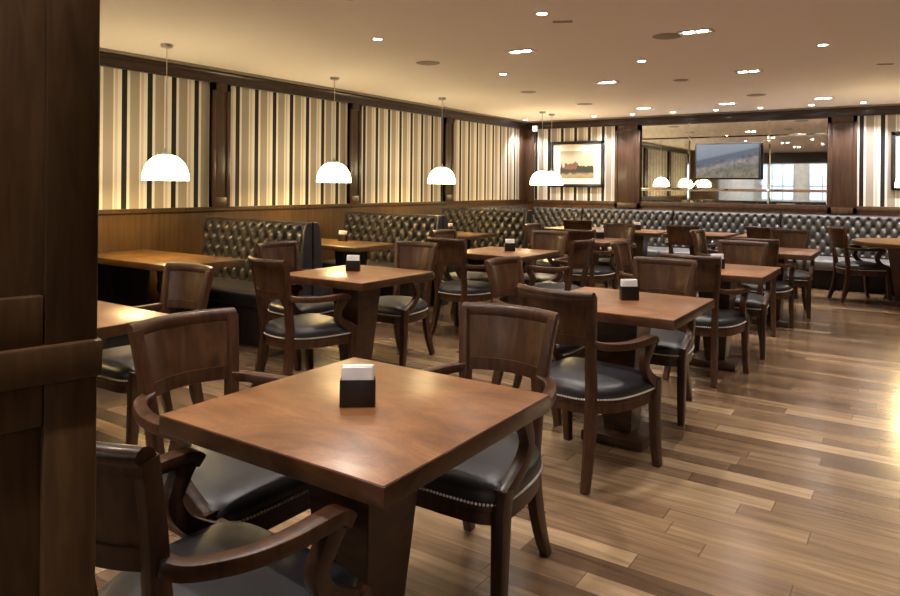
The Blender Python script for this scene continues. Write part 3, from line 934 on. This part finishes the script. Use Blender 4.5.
def back_band(mb, z0, z1, t_front, t_back, nx=16, nz=4, sag=0.060, xpad=0.0):
    """panel curved in plan between the stiles, following their rake"""
    fr, bk = [], []
    for k in range(nz + 1):
        z = z0 + (z1 - z0) * k / nz
        hw = stile_x(z) + xpad
        rf, rb = [], []
        for i in range(nx + 1):
            q = -1 + 2 * i / nx
            y = stile_y(z) - sag * (1 - q * q)
            rf.append(mb.bm.verts.new((q * hw, y + t_front, z)))
            rb.append(mb.bm.verts.new((q * hw, y - t_back, z)))
        fr.append(rf); bk.append(rb)
    F = mb.bm.faces.new
    for k in range(nz):
        for i in range(nx):
            F((fr[k][i], fr[k][i + 1], fr[k + 1][i + 1], fr[k + 1][i]))
            F((bk[k][i], bk[k + 1][i], bk[k + 1][i + 1], bk[k][i + 1]))
        F((fr[k][0], fr[k + 1][0], bk[k + 1][0], bk[k][0]))
        F((fr[k][nx], bk[k][nx], bk[k + 1][nx], fr[k + 1][nx]))
    for i in range(nx):
        F((fr[0][i], bk[0][i], bk[0][i + 1], fr[0][i + 1]))
        F((fr[nz][i], fr[nz][i + 1], bk[nz][i + 1], bk[nz][i]))

def make_chair():
    t = thing('dining_armchair', (0, 0, 0))
    W_ = M['chair']
    ol = seat_outline()
    # seat rail
    m = MB()
    def sc(k, dz=0):
        return [(x * k, (y - 0.015) * k + 0.015, 0) for x, y in ol]
    rr = []
    for k, z in ((0.94, 0.330), (0.985, 0.334), (0.985, 0.372), (1.0, 0.377), (1.0, 0.394), (0.97, 0.400)):
        rr.append([(x, y, z) for x, y, _ in sc(k)])
    m.rings(rr); m.build('seat_rail', W_, t)
    m = MB()
    rr = []
    for k, z in ((0.96, 0.391), (0.995, 0.398), (1.012, 0.414), (1.008, 0.432), (0.97, 0.449), (0.89, 0.461), (0.75, 0.469), (0.52, 0.475), (0.25, 0.478), (0.05, 0.479)):
        rr.append([(x, y, z) for x, y, _ in sc(k)])
    m.rings(rr); m.build('seat_cushion', M['leather'], t, angle=70)
    # nail heads
    m = MB()
    per = 0
    acc = 0.0
    for i in range(len(ol)):
        a = Vector((ol[i][0], ol[i][1])); b = Vector((ol[(i + 1) % len(ol)][0], ol[(i + 1) % len(ol)][1]))
        d = (b - a).length
        while acc < d:
            p = a + (b - a) * (acc / d)
            q = Vector((p.x, p.y - 0.015)); q = q * 1.012; 
            m.ball((q.x, q.y + 0.015, 0.400), 0.0052, 6, 4)
            acc += 0.0125
        acc -= d
    m.build('nailhead_trim', M['nail'], t)
    # stiles: rear leg and back post in one piece
    for s in (-1, 1):
        pts = smooth_path([(s * 0.170, -0.278, 0), (s * 0.161, -0.245, 0.10), (s * 0.154, -0.212, 0.24), (s * 0.151, -0.200, 0.38)], 4)
        for z in (0.48, 0.56, 0.64, 0.72, 0.79, 0.84, 0.885):
            pts.append(Vector((s * stile_x(z), stile_y(z), z)))
        m = MB()
        m.sweep(pts, (1, 0, 0), lambda u: 0.034 + 0.006 * math.sin(PI * u), lambda u: 0.038 + 0.020 * math.sin(PI * min(1, u * 1.05)) ** 2 , 0.10)
        m.build('rear_leg', W_, t)
        pts = smooth_path([(s * 0.262, 0.242, 0), (s * 0.257, 0.226, 0.12), (s * 0.256, 0.218, 0.28), (s * 0.257, 0.216, 0.39), (s * 0.259, 0.210, 0.440)], 4)
        m = MB()
        m.sweep(pts, (1, 0, 0), lambda u: 0.036 + 0.012 * min(1, u * 1.3), lambda u: 0.040 + 0.018 * min(1, u * 1.3), 0.08)
        m.build('front_leg', W_, t)
        # arm rest: leaves the stile, bows outward, ends in a rounded hand grip
        pts = smooth_path([(s * 0.158, -0.232, 0.668), (s * 0.214, -0.205, 0.656), (s * 0.258, -0.11, 0.648), (s * 0.277, -0.01, 0.648), (s * 0.281, 0.08, 0.652), (s * 0.279, 0.135, 0.650), (s * 0.277, 0.158, 0.634)], 5)
        m = MB()
        m.sweep(pts, lambda i: (1, 0, 0) if i > 8 else (1, -0.9 * s * (8 - i) / 8 * 1.0, 0), lambda u: 0.036 + 0.018 * math.sin(PI / 2 * u), lambda u: 0.034 + 0.002 * u, 0.16)
        m.build('armrest', W_, t)
        pts = smooth_path([(s * 0.259, 0.212, 0.415), (s * 0.262, 0.165, 0.445), (s * 0.266, 0.105, 0.490), (s * 0.271, 0.078, 0.545), (s * 0.276, 0.098, 0.595), (s * 0.279, 0.120, 0.636)], 4)
        m = MB()
        m.sweep(pts, (1, 0, 0), 0.038, lambda u: 0.056 - 0.012 * math.sin(PI * u), 0.10)
        m.build('arm_support', W_, t)
    m = MB(); back_band(m, 0.697, 0.862, 0.006, 0.008, nz=6); m.build('back_panel', M['chair_panel'], t)
    m = MB(); back_band(m, 0.655, 0.702, 0.013, 0.013); m.build('back_rail', W_, t)
    # beaded frame round the panel
    # crest rail with a scroll rolled to the rear
    prof = [(0.009, 0.850), (0.012, 0.868), (0.013, 0.888), (0.008, 0.900), (-0.004, 0.908), (-0.014, 0.908), (-0.023, 0.902), (-0.028, 0.892), (-0.026, 0.882), (-0.020, 0.876), (-0.014, 0.868), (-0.012, 0.850)]
    m = MB(); rr = []
    nx = 20
    for i in range(nx + 1):
        q = -1 + 2 * i / nx
        hw = stile_x(0.890) + 0.013
        y = stile_y(0.885) - 0.060 * (1 - q * q) * 1.0
        rr.append([(q * hw, y + n_, z) for n_, z in prof])
    m.rings(rr); m.build('crest_rail', W_, t, angle=50)
    return t
CP, CU = make_chair(), []
G = 'brown wooden armchairs with black leather seats'
def chair(x, y, face_deg, label):
    """face_deg: direction the sitter looks, 0 = +Y (to the back wall), 90 = -X, -90 = +X"""
    return place(CP, CU, (x, y, 0), R(face_deg), label, 'chair', G)
chairs = [
 (-1.895, 1.535, -91, 'wooden armchair at the left side of the foreground table, back panel facing the camera'),
 (-1.345, 1.02, -2, 'wooden armchair cut off at the lower left, its long armrest reaching under the foreground table'),
 (-1.325, 2.10, 180, 'wooden armchair tucked under the far side of the foreground table, seat visible below the top'),
 (-1.367, 3.25, -9, 'wooden armchair seen from behind at the near side of the second right-row table'),
 (-1.975, 3.97, -90, 'wooden armchair at the left side of the second right-row table, only its back visible'),
 (-1.405, 4.36, 180, 'wooden armchair on the far side of the second right-row table, behind its napkin holder'),
 (-1.335, 5.31, -2, 'wooden armchair seen from behind at the near side of the third right-row table'),
 (-1.86, 5.83, -84, 'wooden armchair at the left side of the third right-row table, turned edge-on'),
 (-1.31, 6.34, 180, 'wooden armchair on the far side of the third right-row table'),
 (-1.30, 7.36, 1, 'wooden armchair seen from behind at the near side of the farthest right-row table'),
 (-1.78, 8.01, -90, 'wooden armchair at the left side of the farthest right-row table, narrow in view'),
 (-1.24, 8.55, 180, 'wooden armchair on the far side of the farthest right-row table, facing the camera'),
 (-3.49, 2.22, 180, 'wooden armchair at the far side of the table cut off by the partition'),
 (-3.42, 3.33, -10, 'wooden armchair seen from behind left of centre, at the near side of the pedestal table'),
 (-4.05, 3.92, -90, 'wooden armchair between the left-centre table and the nearest buttoned bench'),
 (-3.47, 4.38, 180, 'wooden armchair at the right-hand far side of the left-centre table, highlight on its crest'),
 (-3.53, 5.48, -3, 'wooden armchair seen from behind, near side of the second middle-row table'),
 (-3.90, 6.09, -90, 'wooden armchair at the left side of the middle-row table beyond the left-centre one'),
 (-3.25, 6.45, 180, 'wooden armchair on the far side of the middle-row table, glossy back facing the camera'),
 (-2.79, 5.88, 88, 'wooden armchair at the right side of the middle-row table, its armrest pointing left'),
 (-3.15, 7.46, 0, 'wooden armchair seen from behind at the near side of the far middle-row table'),
 (-3.76, 7.85, -90, 'wooden armchair at the left of the far middle-row table, small and partly hidden'),
 (-3.22, 8.42, 180, 'wooden armchair on the far side of the far middle-row table'),
 (-4.08, 9.54, 6, 'dark wooden armchair seen from behind at the leftmost banquette table'),
 (-2.47, 9.20, -2, 'dark wooden armchair seen from behind before the mirror, at a banquette table'),
 (-1.57, 9.52, -4, 'dark wooden armchair seen from behind at the rightmost square banquette table'),
 (-0.63, 10.02, -60, 'wooden armchair standing at the round table near the right edge'),
]
for c in chairs:
    chair(*c)

# ------------------------------------------------------------------ napkin holders
def make_holder():
    t = thing('napkin_holder', (0, 0, 0))
    m = MB()
    m.box(-0.05, 0.05, -0.022, -0.018, 0, 0.077, 0.001)
    m.box(-0.05, 0.05, 0.018, 0.022, 0, 0.077, 0.001)
    m.box(-0.05, -0.046, -0.018, 0.018, 0, 0.077, 0.001)
    m.box(0.046, 0.05, -0.018, 0.018, 0, 0.077, 0.001)
    m.build('shell', M['black'], t)
    MB().box(-0.046, 0.046, -0.018, 0.018, 0, 0.006).build('bottom', M['black'], t, smooth=False)
    return t
def make_napkins():
    m = MB()
    for k in range(9):
        y = -0.016 + k * 0.0040
        j = ((k * 37) % 5 - 2) * 0.0008
        m.box(-0.043 + j, 0.043 + j, y, y + 0.0034, 0.007, 0.112 + ((k * 23) % 4) * 0.0012, 0.0008, seg=1)
    return m.build('napkin_stack', M['napkin'])
HP, HU, NP, NU = make_holder(), [], make_napkins(), []
hl = [(-1.328, 1.508, 37, 'the foreground table'), (-1.345, 3.79, 38, 'the second right-row table'), (-1.31, 5.68, 38, 'the third right-row table'),
      (-3.43, 3.83, 30, 'the left-centre table'), (-3.30, 5.94, 35, 'the middle-row table beyond the left-centre one'), (-3.24, 8.08, 35, 'the far middle-row table'),
      (-3.45, 10.04, 35, 'the second banquette table from the left'), (-5.33, 5.78, 20, 'the second booth table'), (-5.30, 7.85, 20, 'the third booth table')]
for x, y, a, s in hl:
    place(HP, HU, (x, y, 0.7505), R(a), 'black open napkin holder on ' + s, 'napkin holder', 'black napkin holders')
    place(NP, NU, (x, y, 0.7505), R(a), 'white paper napkins standing in the black holder on ' + s, 'napkins', 'stacks of white napkins')

# ------------------------------------------------------------------ wood partition at the left, close to the camera
DX, DY = -0.225, -0.974         # along the face, towards the camera side
EX, EY = -0.8305, 0.4665          # the edge seen at x = 97 px
pt = thing('wood_partition', (EX, EY, 0), math.atan2(-DY, -DX), 'dark panelled wood partition filling the left edge of the photo', 'partition')
# local +x runs along the face away from the camera; the face looks to -y (room side), body to +y
def pbox(mb, x0, x1, d0, d1, z0, z1, bev=0.003):
    return mb.box(x0, x1, d0, d1, z0, z1, bev)
ZA, ZB = 1.1455, 1.190
m = MB(); pbox(m, -1.2, 0, 0.012, 0.12, 0.0, 2.56); m.build('core_panel', M['partition'], pt)
m = MB()
pbox(m, -0.058, 0, 0.0, 0.02, 0.0, ZA + 0.005)
pbox(m, -0.058, 0, 0.0, 0.02, ZB - 0.005, 2.56)
m.build('stile', M['partition'], pt)
m = MB()
pbox(m, -1.2, -0.0585, 0.0, 0.02, ZB - 0.005, ZB + 0.058)
pbox(m, -1.2, -0.0585, 0.0, 0.02, ZA - 0.050, ZA + 0.005)
m.build('cross_rail', M['partition'], pt)
m = MB()
pbox(m, -1.2, 0.004, -0.009, 0.127, ZA, ZB, 0.004)
m.build('dado_moulding', M['partition'], pt)
